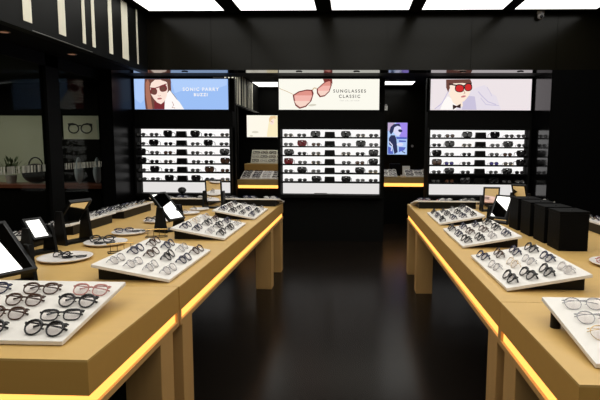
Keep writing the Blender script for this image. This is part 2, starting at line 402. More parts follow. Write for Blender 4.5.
# right sign: man with red sunglasses
_, s, W, H = signs['right']; s['label'] = 'pale pink backlit sign of a dark-haired man in red sunglasses'
pale = E_('palepink', (0.86, 0.78, 0.80)); sred = E_('sunred', (0.62, 0.03, 0.03)); lav = E_('lavender', (0.60, 0.55, 0.72)); lav2 = E_('lavpale', (0.80, 0.74, 0.82)); dk = E_('darkprint', (0.04, 0.02, 0.02)); warm = E_('warmskin', (1.0, 0.83, 0.68))
shapes = [
 (lav2, [(60, 183), (85, 140), (115, 115), (150, 120), (200, 150), (215, 118), (255, 105), (285, 60), (320, 50), (350, 90), (385, 110), (400, 150), (415, 183)]),
 (lav, [(200, 183), (205, 140), (235, 108), (268, 112), (280, 183)]),
 (white, [(80, 183), (95, 140), (120, 110), (160, 135), (170, 183)]),
 (lav, stroke([(50, 180), (75, 160), (90, 148), (122, 85)], 5)),
 (warm, [(125, 95), (150, 60), (200, 140), (205, 165), (175, 165), (150, 145)]),
 (hair, [(108, 22), (240, 20), (250, 42), (240, 52), (200, 42), (150, 50), (128, 70), (122, 90), (110, 65)]),
 (warm, [(128, 55), (150, 42), (200, 40), (240, 46), (244, 85), (232, 112), (210, 138), (190, 142), (160, 125), (138, 100)]),
 (dk, stroke([(124, 45), (160, 52), (205, 55), (248, 42)], 7)),
 (dk, ell(183, 68, 26, 22, 0.1, p=0.85)), (dk, ell(230, 62, 22, 22, -0.1, p=0.85)),
 (sred, ell(183, 69, 21, 17, 0.1, p=0.85)), (sred, ell(230, 63, 17, 17, -0.1, p=0.85)),
 (lipc, ell(205, 112, 14, 5, -0.2)), (hair2, stroke([(205, 80), (214, 95), (206, 98)], 3)),
 (dk, [(148, 155), (170, 163), (192, 150), (192, 175), (170, 170), (150, 183)]),
 (lav, stroke([(285, 85), (305, 108), (340, 140), (385, 155)], 5)),
 (lav, stroke([(300, 120), (330, 155), (400, 160)], 4)), (lav, stroke([(330, 60), (348, 85), (360, 110)], 3)),
]
picture(s, W, H, 548, 166, 26, 19, pale, shapes)

# ------------------------------------------------------------------ eyewear
def loop(cx, a, b, p, beta, r, n=18, base=0.0):
    out = []
    for i in range(n):
        t = 2 * math.pi * i / n
        c, s_ = math.cos(t), math.sin(t)
        x = cx + a * math.copysign(abs(c) ** p, c); h = b + b * math.copysign(abs(s_) ** p, s_)
        if s_ < 0: x = cx + (x - cx) * (1 - 0.10 * abs(s_))
        out.append(Vector((x, h * math.sin(beta) + base, r + h * math.cos(beta))))
    return out
def eyeglasses(name, mat, a=0.027, b=0.021, p=0.85, r=0.0026, beta=R(50), lens=M_lens, n=18):
    root = bpy.data.objects.new(name, None); COL.objects.link(root); root.empty_display_size = 0.03
    bm = bmesh.new(); cxx = a + 0.009
    for sg in (-1, 1):
        L = loop(sg * cxx, a, b, p, beta, r, n)
        tube(bm, L, lambda i: r * (1.35 if math.sin(2 * math.pi * i / n) > 0.2 else 0.85), True)
        hz = 1.45 * b
        tube(bm, [(sg * (cxx + a), hz * math.sin(beta), r + hz * math.cos(beta)), (sg * (cxx + a + 0.006), hz * math.sin(beta) + 0.005, r + hz * math.cos(beta))], r * 1.3)
        tube(bm, [(sg * 0.008, 0.9 * b * math.sin(beta), r + 0.9 * b * math.cos(beta)), (sg * 0.006, 0.9 * b * math.sin(beta) + 0.006, r + 0.6 * b * math.cos(beta))], r * 0.7)
    hz = 1.4 * b
    tube(bm, [(x, hz * math.sin(beta), r + hz * math.cos(beta) + 0.003 * (1 - (x / 0.012) ** 2)) for x in (-0.012, -0.006, 0, 0.006, 0.012)], r)
    new_obj('frame', bm, mat, root, smooth=True)
    for sg in (-1, 1):
        bm = bmesh.new(); L = loop(sg * cxx, a - r * .3, b - r * .3, p, beta, r, n, r * 0.3)
        c = bm.verts.new(sum(L, Vector()) / n + Vector((0, -0.0015, 0.0015))); vv = [bm.verts.new(q) for q in L]
        for i in range(n): bm.faces.new((vv[i], vv[(i + 1) % n], c))
        new_obj('lens', bm, lens, root, smooth=True)
    hz = 1.45 * b
    for sg in (-1, 1):
        bm = bmesh.new(); yy = hz * math.sin(beta) + 0.006 + (0.006 if sg > 0 else 0.0)
        z0 = r + hz * math.cos(beta); x0 = sg * (cxx + a + 0.006)
        pts = [(x0, yy - 0.002, z0), (x0 - sg * 0.01, yy + 0.004, z0 - 0.001), (x0 - sg * 0.07, yy + 0.010, z0 * 0.6), (x0 - sg * 0.105, yy + 0.012, z0 * 0.3 + 0.001), (x0 - sg * 0.128, yy + 0.008, 0.0035)]
        tube(bm, pts, lambda i: r * (0.9, 0.9, 0.8, 1.1, 1.2)[i], seg=5)
        new_obj('temple', bm, mat, root, smooth=True)
    return root
KINDS = [  # (adjective, prototype args)
 ('thick black round', dict(mat=M_fblack, p=0.95, r=0.0034, b=0.023)),
 ('black rectangular', dict(mat=M_fblack, p=0.62, r=0.0028, b=0.018)),
 ('brown tortoiseshell', dict(mat=M_fbrown, p=0.8, r=0.0029)),
 ('clear pinkish', dict(mat=M_fclear, p=0.75, r=0.0022)),
 ('thin gold', dict(mat=M_fgold, p=1.0, r=0.0012, b=0.023)),
 ('dark navy', dict(mat=M_fnavy, p=0.8, r=0.003, b=0.021)),
 ('thin silver', dict(mat=M_fsilver, p=0.9, r=0.0014)),
 ('red-brown', dict(mat=M_fpink, p=0.7, r=0.0024)),
]
PROTO = []
for adj, kw in KINDS: PROTO.append(eyeglasses('eyeglasses', **kw))
used = [False] * len(PROTO)
def place_glasses(kind, mw, label, group, name='eyeglasses'):
    if used[kind]: o = copy_tree(PROTO[kind], mw)
    else: o = PROTO[kind]; o.matrix_world = mw; used[kind] = True
    return tag(o, label, 'glasses', group)

TW, TD, TH, TT = 0.72, 0.40, 0.84, 0.016
TILT = math.asin(0.072 / TD)
def make_tray(x, y, rot, label, group, w=TW, z=0.82, tilt=TILT, TD=TD, inset=0.05):
    base = Matrix.Translation((x, y, z)) @ Matrix.Rotation(R(rot), 4, 'Z')
    t = empty('display_tray', base, label, 'tray', group)
    bm = bmesh.new(); box(bm, -w / 2, w / 2, 0, TD, 0, TT, bevel=0.002)
    M = Matrix.Translation((0, -TD / 2, 0.003)) @ Matrix.Rotation(tilt, 4, 'X')
    b = new_obj('board', bm, M_tray, t, M)
    # shallow lip lines printed between rows
    bm = bmesh.new(); hb = lambda yy: 0.0025 + (yy + TD / 2) * math.tan(tilt)
    a, c = -TD / 2 + 0.06, TD / 2 - 0.02 - (0.1 if inset > .1 else 0)
    prism(bm, [(-w / 2 + inset, a, 0), (-w / 2 + inset, c, 0), (-w / 2 + inset, c, hb(c)), (-w / 2 + inset, a, hb(a))], (w - 2 * inset, 0, 0))
    new_obj('wedge_base', bm, M_wedge, t)
    if .1 < inset < .135:
        for sg in (-1, 1):
            bm = bmesh.new(); fy = TD / 2 - .10; fh = hb(fy) - .004
            bmesh.ops.create_cone(bm, cap_ends=True, segments=20, radius1=.019, radius2=.019, depth=fh)
            new_obj('foot', bm, M_wedge, t, Matrix.Translation((sg * (w / 2 - .021), fy, fh / 2)))
    return base @ M @ Matrix.Translation((0, 0, TT))
COLN = ['nearest', 'middle', 'farthest']
ROWN = ['aisle-side row', 'second row', 'third row', 'innermost row']
def fill_tray(S, kinds, desc, coln, rown, group, w=TW, cols=3, rows=4, pitch=0.092, gs=1.08, uoff=0.0):
    for r_ in range(rows):
        for c_ in range(cols):
            k = kinds[(r_ * cols + c_) % len(kinds)]
            u = uoff + (c_ - (cols - 1) / 2) * (w / cols) + rnd.uniform(-.006, .006)
            v = 0.028 + r_ * pitch + rnd.uniform(-.004, .004)
            M = S @ Matrix.Translation((u, v, 0.0006)) @ Matrix.Rotation(rnd.uniform(-.10, .10), 4, 'Z') @ Matrix.Scale(gs, 4)
            place_glasses(k, M, '%s eyeglasses, %s in the %s of %s' % (KINDS[k][0], coln[c_], rown[r_], desc), group)

# ------------------------------------------------------------------ long tables
def table(x0, x1, y0, y1, label, aisle, divider_far, legs, group='wooden display tables'):
    """aisle = +1: aisle on the +x side"""
    cx, cy = (x0 + x1) / 2, (y0 + y1) / 2
    t = empty('display_table', (cx, cy, 0), label, 'table', group)
    a, b, c, d = x0 - cx, x1 - cx, y0 - cy, y1 - cy
    bm = bmesh.new(); box(bm, a, b, c, d, 0.812, 0.82); new_obj('tabletop', bm, M_wood, t)
    bm = bmesh.new()
    box(bm, a, b, c, c + 0.05, 0.70, 0.812); box(bm, a, b, d - 0.05, d, 0.70, 0.812)
    box(bm, a, a + 0.05, c + .05, d - .05, 0.70, 0.812); box(bm, b - 0.05, b, c + .05, d - .05, 0.70, 0.812)
    new_obj('apron', bm, M_apron, t)
    q = 0.012
    bm = bmesh.new()   # led diffuser ring under the apron, set back a little
    z0, z1 = 0.65, 0.70
    box(bm, a + q, b - q, c + q, c + q + .02, z0, z1); box(bm, a + q, b - q, d - q - .02, d - q, z0, z1)
    box(bm, a + q, a + q + .02, c + q + .02, d - q - .02, z0, z1); box(bm, b - q - .02, b - q, c + q + .02, d - q - .02, z0, z1)
    new_obj('led_strip', bm, M_led, t)
    bm = bmesh.new()
    z0, z1 = 0.626, 0.65
    box(bm, a, b, c, c + .05, z0, z1); box(bm, a, b, d - .05, d, z0, z1)
    box(bm, a, a + .05, c + .05, d - .05, z0, z1); box(bm, b - .05, b, c + .05, d - .05, z0, z1)
    new_obj('lower_rail', bm, M_leg, t)
    part('underside', [(a + .05, b - .05, c + .05, d - .05, 0.6265, 0.645)], M_black, t)
    for (lx0, lx1, ly0, ly1) in legs:
        part('leg', [(lx0 - cx, lx1 - cx, ly0 - cy, ly1 - cy, 0, 0.6255)], M_leg, t, bevel=0.003)
    # little wooden end blocks where one run of light meets the next
    for yy in ((d - 0.02, d - 0.0005) if divider_far else (c + 0.0005, c + 0.02),):
        for e0, e1 in ((b - 0.012, b - 0.0005), (a + 0.0005, a + 0.012)):
            part('light_end_block', [(e0, e1, yy[0], yy[1], 0.6505, 0.6995)], M_leg, t)
    return t
SL, SR = 2.33, 2.17
lw = 0.165
def legset(xa, xb, ys): return [(xa, xa + lw, y, y + 0.15) for y in ys] + [(xb - lw, xb, y, y + 0.15) for y in ys]
table(-2.535, -0.835, 1.495, SL - .002, 'short near section of the left light wood table, cut by frame', 1, True, legset(-2.531, -0.839, [2.10]))
table(-2.53, -0.83, SL + .002, 5.97, 'long far section of the left light wood table with trays', 1, False, legset(-2.53 + .004, -0.814 - .02, [2.37, 5.09, 5.80]))
table(0.66, 2.36, 1.40, SR - .002, 'short near section of the right light wood table, cut by frame', -1, True, legset(0.664, 2.356, [1.95]))
table(0.66, 2.36, SR + .002, 5.93, 'long far section of the right light wood table with black boxes', -1, False, legset(0.664, 2.356, [2.21, 5.02, 5.78]))

# ------------------------------------------------------------------ trays with glasses
GA = 'eyeglasses on the white trays'
GT = 'white sloped trays with eyeglasses'
x = lambda s: s
S = make_tray(-0.975 - .36, 1.842, 0, 'large white sloped tray at the lower left, nearest on the left table', GT, TD=.49, inset=.14, tilt=R(8.5))
fill_tray(S, [5, 0, 0, 2, 2, 1, 1, 2, 0, 5, 2, 7], 'the nearest tray on left table', ['left', 'middle', 'right'], ['front row', 'second row', 'third row', 'back row'], GA, w=.64, uoff=.062, pitch=.108, gs=1.13)
Lx = -0.90 - TD / 2
S = make_tray(Lx, 2.745, 90, 'white sloped tray on left table aisle edge, second from the front', GT)
fill_tray(S, [6, 5, 2, 6, 0, 6, 6, 2, 5, 6, 5, 2], 'second tray, left table', COLN, ROWN, GA)
S = make_tray(Lx - .01, 3.86, 90, 'white sloped tray on left table aisle edge beside the leaning black mirror', GT)
fill_tray(S, [0, 0, 6, 6, 0, 5, 5, 0, 2, 5, 4, 3], 'third tray, left table', COLN, ROWN, GA)
S = make_tray(Lx + .01, 4.87, 90, 'white sloped tray on left table aisle edge, farthest toward the lit shelves', GT)
fill_tray(S, [5, 0, 6, 1, 5, 6, 0, 1, 6, 5, 2, 0], 'fourth tray, left table', COLN, ROWN, GA)
Rx = 0.74 + TD / 2
CR = ['farthest', 'middle', 'nearest']
S = make_tray(Rx + .02, 4.67, -90, 'white sloped tray on right table aisle edge, farthest from the viewer', GT)
fill_tray(S, [0, 5, 0, 1, 0, 5, 6, 0, 5, 0, 5, 1], 'farthest tray, right table', CR, ROWN, GA)
S = make_tray(Rx + .005, 3.69, -90, 'white sloped tray on right table aisle edge before the leaning mirror', GT)
fill_tray(S, [0, 5, 0, 5, 2, 0, 5, 2, 6, 0, 0, 5], 'third tray, right table', CR, ROWN, GA)
S = make_tray(Rx - .005, 2.685, -90, 'white sloped tray on right table aisle edge beside the nearest black box', GT)
fill_tray(S, [5, 6, 0, 2, 4, 0, 5, 6, 0, 0, 5, 3], 'second tray, right table', CR, ROWN, GA)
S = make_tray(0.755 + .36, 1.735, 0, 'large white tray at the lower right corner, nearest on the right table', GT, TD=.46, inset=.13, tilt=R(9))
fill_tray(S, [6, 4, 3, 4, 6, 4, 6, 5, 6, 6, 0, 6], 'nearest tray, right table', ['left', 'middle', 'right'], ['front row', 'second row', 'third row', 'back row'], GA, pitch=.108, gs=1.13)
RW2 = ['window-side row', 'third row', 'second row', 'raised-edge row']
CL = ['farthest', 'middle', 'nearest']
for (yy, desc, ks) in ((3.08, 'near window-side tray', [0, 2, 5, 6, 7]), (3.97, 'middle window-side tray', [0, 6, 5, 3, 0, 1, 6]), (4.82, 'far window-side tray', [6, 0, 1, 5, 0])):
    S = make_tray(-2.285, yy, -90, {3.08: 'white tray on window side of left table, half hidden by mirrors', 3.97: 'white tray with black base on window side of left table, middle one', 4.82: 'white tray with black base on window side of left table, farthest one'}[yy], GT)
    fill_tray(S, ks, desc, CL, RW2, GA)
RW3 = ['wall-side row', 'third row', 'second row', 'raised-edge row']
S = make_tray(2.13, 4.05, 90, 'white tray on the far side of the right table beyond the boxes', GT)
fill_tray(S, [6, 0, 7, 5, 3], 'the tray beyond the black boxes', COLN, RW3, GA)
BR = ['back row', 'third row', 'second row', 'raised-edge row']
for (xx, ds, lb) in ((-1.93, 'left rear-edge tray, left table', 'slim white tray along the back edge of left table, left of the upright mirror'), (-1.17, 'right rear-edge tray, left table', 'slim white tray along the back edge of left table, right of the upright mirror')):
    S = make_tray(xx, 5.74, 180, lb, GT)
    fill_tray(S, [0, 6, 5, 1], ds, ['right', 'middle', 'left'], BR, GA)
for (xx, ds, lb) in ((1.05, 'left rear-edge tray, right table', 'slim white tray along the back edge of right table, near its corner'), (1.85, 'right rear-edge tray, right table', 'slim white tray along the back edge of right table, behind the boxes')):
    S = make_tray(xx, 5.68, 180, lb, GT)
    fill_tray(S, [7, 0, 6, 5], ds, ['right', 'middle', 'left'], BR, GA)
# ------------------------------------------------------------------ tilting table mirrors
def make_mirror(x, y, yaw, lean, label, w=0.20, h=0.25, pz=0.18, z=0.82, gp='tilting table mirrors'):
    base = Matrix.Translation((x, y, z)) @ Matrix.Rotation(R(yaw), 4, 'Z')
    t = empty('table_mirror', base, label, 'mirror', gp)
    hw = w / 2 + 0.006
    for sg in (-1, 1):
        bm = bmesh.new()
        x0 = sg * hw if sg > 0 else -hw - 0.018
        prism(bm, [(x0, -0.065, 0), (x0, 0.065, 0), (x0, 0.028, pz + 0.03), (x0, -0.028, pz + 0.03)], (0.018, 0, 0))
        new_obj('side_stand', bm, M_wedge, t)
    part('base_bar', [(-hw + .0005, hw - .0005, -0.05, 0.05, 0.0, 0.016)], M_wedge, t)
    M = Matrix.Translation((0, 0, pz)) @ Matrix.Rotation(R(-lean), 4, 'X')
    bm = bmesh.new(); f = 0.014
    box(bm, -w / 2, w / 2, -0.004, 0.012, -h * .38, h * .62)
    box(bm, -w / 2, w / 2, -0.010, -0.004, -h * .38, -h * .38 + f); box(bm, -w / 2, w / 2, -0.010, -0.004, h * .62 - f, h * .62)
    box(bm, -w / 2, -w / 2 + f, -0.010, -0.004, -h * .38 + f, h * .62 - f); box(bm, w / 2 - f, w / 2, -0.010, -0.004, -h * .38 + f, h * .62 - f)
    p = new_obj('frame', bm, M_wedge, t, M)
    bm = bmesh.new(); box(bm, -w / 2 + f, w / 2 - f, -0.0065, -0.0045, -h * .38 + f, h * .62 - f)
    new_obj('mirror_glass', bm, M_mirror, p)
    return t
make_mirror(-1.66, 2.25, 62, 52, 'big black-framed tilting mirror at the left edge of the photo', w=0.24, h=0.34, pz=0.16)
make_mirror(-1.96, 3.02, 66, 42, 'small black mirror just behind the big one at left edge', w=0.12, h=0.16, pz=0.14)
make_mirror(-1.94, 3.375, 67, -42, 'black mirror leaning forward behind the plate of black sunglasses', w=0.17, h=0.22, pz=0.20)
make_mirror(-1.45, 3.90, 66, 46, 'black mirror leaning left beside the third tray of left table', w=0.17, h=0.29, pz=0.17)
make_mirror(-1.50, 5.36, 0, -6, 'upright mirror at the far end of the left table', w=0.18, h=0.25, pz=0.16)
make_mirror(1.475, 5.33, 0, -6, 'upright mirror at the far end of the right table', w=0.17, h=0.19, pz=0.14)
make_mirror(1.77, 5.30, -40, -28, 'mirror leaning forward just behind the black boxes', w=0.15, h=0.22, pz=0.17)
make_mirror(1.33, 4.50, -42, 36, 'black mirror reflecting light between the two far trays of right table', w=0.16, h=0.24, pz=0.12)

# ------------------------------------------------------------------ black boxes
for i, (xx, yy, rt, lb) in enumerate(((1.455, 3.385, 0, 'nearest of the four tall black boxes on the right table'), (1.455, 3.65, 1, 'second nearest of the four tall black boxes, right table'),
                               (1.45, 3.925, 1, 'second farthest of the four tall black boxes, right table'), (1.445, 4.195, 2, 'farthest of the four tall black boxes, right table'))):
    t = empty('black_box', Matrix.Translation((xx, yy, 0.82)) @ Matrix.Rotation(R(rt), 4, 'Z'), lb, 'box', 'tall black boxes')
    part('body', [(-0.094, 0.094, -0.10, 0.10, 0, 0.245)], M_box, t, bevel=0.003)
    part('lid', [(-0.096, 0.096, -0.102, 0.102, 0.2455, 0.263)], M_box, t, bevel=0.002)
    bm = bmesh.new(); bmesh.ops.create_cone(bm, cap_ends=True, segments=12, radius1=0.005, radius2=0.004, depth=0.008)
    new_obj('knob', bm, M_fsilver, t, Matrix.Translation((0.0, -0.05, 0.267)))

# ------------------------------------------------------------------ round plates with glasses
def plate(x, y, r, label, mat=M_plate):
    bm = bmesh.new(); prof = [(0.0, 0.0), (r * .6, 0.0), (r * .93, 0.010), (r, 0.017), (r, 0.021), (r * .9, 0.0185), (r * .55, 0.015), (0.0, 0.015)]
    n = 40; rings = []
    for (rr, z) in prof:
        if rr == 0: rings.append([bm.verts.new((0, 0, z))])
        else: rings.append([bm.verts.new((rr * math.cos(2 * math.pi * i / n), rr * math.sin(2 * math.pi * i / n), z)) for i in range(n)])
    for A, B in zip(rings[:-1], rings[1:]):
        for i in range(n):
            if len(A) == 1: bm.faces.new((A[0], B[i], B[(i + 1) % n]))
            elif len(B) == 1: bm.faces.new((A[i], A[(i + 1) % n], B[0]))
            else: bm.faces.new((A[i], A[(i + 1) % n], B[(i + 1) % n], B[i]))
    o = new_obj('round_plate', bm, mat, None, Matrix.Translation((x, y, 0.8205)), smooth=True)
    return tag(o, label, 'plate', 'round display plates')
PL = [(-1.70, 2.86, .15, 'nearest round white plate on left table'), (-1.69, 3.33, .14, 'round white plate holding black sunglasses on left table', ), (-1.71, 3.73, .125, 'third round white plate from front on left table'),
      (-1.72, 4.33, .12, 'fourth round white plate, left of the leaning mirror'), (-1.62, 4.86, .11, 'fifth round white plate, behind the leaning mirror'), (-1.60, 5.16, .10, 'farthest round plate on left table, before the upright mirror')]
GP = 'glasses lying on round plates'
for i, (a, b, r_, lb) in enumerate(PL):
    plate(a, b, r_, lb)
    z = 0.8365
    kk = [0, 0, 5, 0, 6, 6][i]
    nm = ['nearest', 'second', 'third', 'fourth', 'fifth', 'farthest'][i]
    sc_ = 1.25 if i == 1 else 1.0
    place_glasses(kk, Matrix.Translation((a - 0.02, b - 0.03, z)) @ Matrix.Rotation(R(-20 + 25 * i), 4, 'Z') @ Matrix.Scale(sc_, 4), '%s eyeglasses lying on the %s round plate of left table' % (KINDS[kk][0], nm), GP)
def folded_sunglasses(x, y, z, rot, label):
    t = empty('sunglasses', Matrix.Translation((x, y, z)) @ Matrix.Rotation(R(rot), 4, 'Z'), label, 'glasses', 'folded sunglasses on plates')
    bm = bmesh.new()
    for sg in (-1, 1): tube(bm, loop(sg * .036, .028, .011, .8, R(70), .003, 14), .003, True)
    tube(bm, [(-.012, .018, .009), (0, .018, .011), (.012, .018, .009)], .003)
    new_obj('frame', bm, M_fblack, t, smooth=True)
    for sg in (-1, 1):
        bm = bmesh.new(); bm.faces.new([bm.verts.new(q) for q in loop(sg * .036, .027, .0105, .8, R(70), .003, 14)])
        new_obj('lens', bm, M_slens, t)
        bm = bmesh.new(); tube(bm, [(sg * .066, .020, .010), (sg * .03, .030, .006), (-sg * .05, .034, .0055)], .003, seg=5)
        new_obj('temple', bm, M_fblack, t, smooth=True)
folded_sunglasses(-1.63, 2.83, 0.8365, 20, 'slim folded sunglasses at right on the nearest round plate')
folded_sunglasses(-1.66, 3.25, 0.8365, 15, 'folded black sunglasses at front of the second round plate')
folded_sunglasses(-1.62, 3.74, 0.8365, 20, 'slim folded sunglasses at right on the third round plate')
plate(1.53, 4.98, 0.13, 'pinkish round plate behind the leaning mirror on right table', M_pinkplate)
place_glasses(3, Matrix.Translation((1.50, 4.94, 0.8365)) @ Matrix.Rotation(R(20), 4, 'Z'), 'clear glasses lying on the pinkish plate on right table', GP)
plate(1.55, 2.90, 0.155, 'round white plate at the right edge of the photo')
place_glasses(7, Matrix.Translation((1.475, 2.86, 0.8365)) @ Matrix.Rotation(R(-15), 4, 'Z'), 'red-brown glasses on the round plate at the right edge', GP)

# little wire racks
def rack(x, y, rot, label):
    t = empty('wire_rack', Matrix.Translation((x, y, 0.82)) @ Matrix.Rotation(R(rot), 4, 'Z'), label, 'display rack', 'small wire racks')
    bm = bmesh.new()
    tube(bm, [(-.075, -.03, .003), (.075, -.03, .003)], .003); tube(bm, [(-.075, .03, .003), (.075, .03, .003)], .003)
    tube(bm, [(-.075, -.03, .003), (-.075, .03, .003)], .003); tube(bm, [(.075, -.03, .003), (.075, .03, .003)], .003)
    new_obj('base', bm, M_wedge, t)
    for k in range(4):
        bm = bmesh.new(); xx = -.06 + .04 * k
        tube(bm, [(xx, .0, .003 + .0), (xx, .0, .045), (xx, .008, .055)], .0018)
        tube(bm, [(xx, -.03, .004), (xx, .03, .004)], .0018)
        new_obj('upright', bm, M_metal, t)
    bm = bmesh.new(); tube(bm, [(-.08, .008, .055), (.0, .008, .058), (.08, .008, .055)], .004); new_obj('top_bar', bm, M_gold, t)
rack(-1.47, 3.085, 30, 'small dark wire rack between the second tray and black sunglasses plate')
rack(-1.45, 3.62, 20, 'small gold wire rack by the far corner of the second tray')

# ------------------------------------------------------------------ sunglasses on the lit shelves (each one mesh, few pixels)
def shelf_sun(name, fm, lm, a, b, p, r, big=False):
    bm = bmesh.new(); cxx = a + (0.004 if big else 0.009); n = 16
    for sg in (-1, 1):
        L = loop(sg * cxx, a, b, p, R(8), r, n); tube(bm, L, r, True, seg=5)
        c = bm.verts.new(sum(L, Vector()) / n + Vector((0, -.002, 0))); vv = [bm.verts.new(q) for q in L]
        for i in range(n): bm.faces.new((vv[i], vv[(i + 1) % n], c)).material_index = 1
        tube(bm, [(sg * (cxx + a), .004, 1.5 * b), (sg * (cxx + a + .003), .03, 1.45 * b), (sg * (cxx + a), .10, 1.2 * b), (sg * (cxx + a - .004), .12, .004)], r, seg=5)
    tube(bm, [(-.012, 0, 1.45 * b), (0, 0, 1.55 * b), (.012, 0, 1.45 * b)], r * 1.3, seg=5)
    if big:
        tube(bm, [(-cxx - a * .8, 0.0, 2 * b), (0, -.002, 2.15 * b), (cxx + a * .8, 0.0, 2 * b)], r * 1.6, seg=6)
        box(bm, -.045, .045, .012, .055, 0.0, 1.6 * b)      # case standing behind the lenses
    me_o = new_obj(name, bm, [fm, lm], smooth=False)
    return me_o
SP = {}
for nm_, fm, lm, big in (('black', M_fblack, M_slens, 0), ('grey', M_fblack, M_slgrey, 0), ('gold', M_fgold, M_slgrey, 0), ('brown', M_fbrown, M_slbrown, 0), ('blue', M_fnavy, M_slblue, 0), ('silver', M_fsilver, M_slgrey, 0),
                         ('bigblack', M_fblack, M_slens, 1), ('bigred', M_fred, M_slred, 1), ('bigbrown', M_fbrown, M_slbrown, 1)):
    SP[nm_] = [shelf_sun('sunglasses', fm, lm, 0.034 if big else 0.029, 0.040 if big else 0.022, 0.8, 0.0045 if big else 0.0032, bool(big)), False]
bm = bmesh.new(); prism(bm, [(-.082, 0, 0), (.082, 0, 0), (.074, 0, .078), (-.074, 0, .078)], (0, 0.05, 0)); box(bm, -.03, .03, -.002, 0, .03, .045, 1)
SP['case'] = [new_obj('sunglasses_case', bm, [M_wedge, M_wedge]), False]
def put(k, mw, label, cat, group):
    o, u = SP[k]
    if u: o = o.copy(); COL.objects.link(o)
    o.matrix_world = mw; SP[k][1] = True
    return tag(o, label, cat, group)
FR_ = {'left': [.035, .175, .325, .47, .62, .765, .935], 'centre': [.07, .21, .35, .49, .655, .80, .935], 'right': [.075, .21, .38, .525, .67, .81, .94]}
BIG = {0: (2, 4), 1: (1, 5), 2: (0, 6), 3: (0, 6), 4: (1, 5), 5: (2, 4)}
small = ['grey', 'silver', 'black', 'gold', 'grey', 'black', 'silver', 'black', 'grey', 'brown']
RN = ['top', 'second', 'third', 'fourth', 'fifth', 'lowest']
CN = ['first', 'second', 'third', 'fourth', 'fifth', 'sixth', 'last']
si = 0
NM = {'bigblack': 'large dark sunglasses', 'bigred': 'large red sunglasses', 'bigbrown': 'large brown sunglasses'}
for n in ('left', 'centre', 'right'):
    wx0, wx1 = UN[n][4], UN[n][5]
    for r_ in range(6):
        for c_ in range(7):
            X = wx0 + FR_[n][c_] * (wx1 - wx0)
            mw = Matrix.Translation((X + rnd.uniform(-.008, .008), 7.775, ZS[r_] + 0.0005)) @ Matrix.Rotation(rnd.uniform(-.15, .15), 4, 'Z')
            pos = '%s from left on the %s shelf of the %s display' % (CN[c_], RN[r_], n)
            if c_ == 6: pos = 'last at right on the %s shelf of the %s display' % (RN[r_], n)
            if c_ == 3:
                put('case', Matrix.Translation((X, 7.775, ZS[r_] + 0.0005)), 'black case, centre of the %s shelf of the %s display' % (RN[r_], n), 'case', 'black cases on the lit shelves'); continue
            if c_ in BIG[r_]:
                k = 'bigblack'
                if n == 'centre' and (r_, c_) in ((1, 1), (3, 0)): k = 'bigred'
                if (n == 'left' and (r_, c_) in ((4, 5), (3, 6))) or (n == 'right' and (r_, c_) == (3, 0)): k = 'bigbrown'
                lb = NM[k]
            else:
                k = small[si % 10]; si += 1
                if n == 'right' and r_ == 3 and c_ in (1, 4): k = 'blue'
                if n == 'centre' and (r_, c_) in ((0, 0), (2, 4), (3, 2), (0, 5)): k = 'gold'
                lb = {'grey': 'grey-lensed', 'silver': 'silver-framed', 'black': 'black', 'gold': 'gold-framed', 'brown': 'brown', 'blue': 'blue-lensed'}[k] + ' sunglasses'
            put(k, mw, lb + ', ' + pos, 'glasses', 'sunglasses on the lit shelves')
# objects on the lowest bays
bm = bmesh.new(); bmesh.ops.create_uvsphere(bm, u_segments=20, v_segments=12, radius=0.058)
bmesh.ops.scale(bm, verts=bm.verts, vec=(1.15, 0.8, 0.85))
tag(new_obj('sunglasses_case', bm, principled('charcoal', (0.03, 0.03, 0.03), 0.4), None, Matrix.Translation((-2.68, 7.77, 0.795)), smooth=True), 'round dark case in the bottom bay of the left display', 'case')
bm = bmesh.new(); box(bm, -.20, .0, -.03, .03, 0, 0.022, bevel=.003); box(bm, 0.0, .18, -.03, .03, 0, 0.014, bevel=.003)
tag(new_obj('magazine', bm, principled('grey_paper', (0.12, 0.12, 0.12), 0.5), None, Matrix.Translation((-0.39, 7.77, 0.7455))), 'flat dark booklet in the bottom bay of the centre display', 'booklet')

# ------------------------------------------------------------------ rear room seen through the gaps
struct('wall_rear_left', [(-3.6, -2.27, 9.9, 10.0, 0, 2.28), (-2.75, -0.1, 12.25, 12.35, 0, 2.919)], M_black)
struct('wall_rear_right', [(-0.1, 3.6, 12.25, 12.35, 0, 2.919)], M_fascia)
struct('wall_rear_fascia', [(-2.35, -2.27, 8.2, 12.2, 2.285, 2.915)], M_black)
t = empty('barcode_mural', (-2.262, 8.9, 2.31), 'cream barcode bars high in the rear room, left gap', 'wall decoration'); y = 0
for wd in (.12, .1, .14, .06, .05, .16, .08, .2, .07, .06, .05, .08):
    part('bar', [(-.003, 0, y, y + wd, 0, .59)], M_bar, t); y += wd + (.16 if wd > .09 else .09)
struct('trim_rear', [(-2.268, -2.262, 8.9, 12.2, 2.286, 2.30)], principled('trim_metal', (0.35, 0.35, 0.33), 0.3))
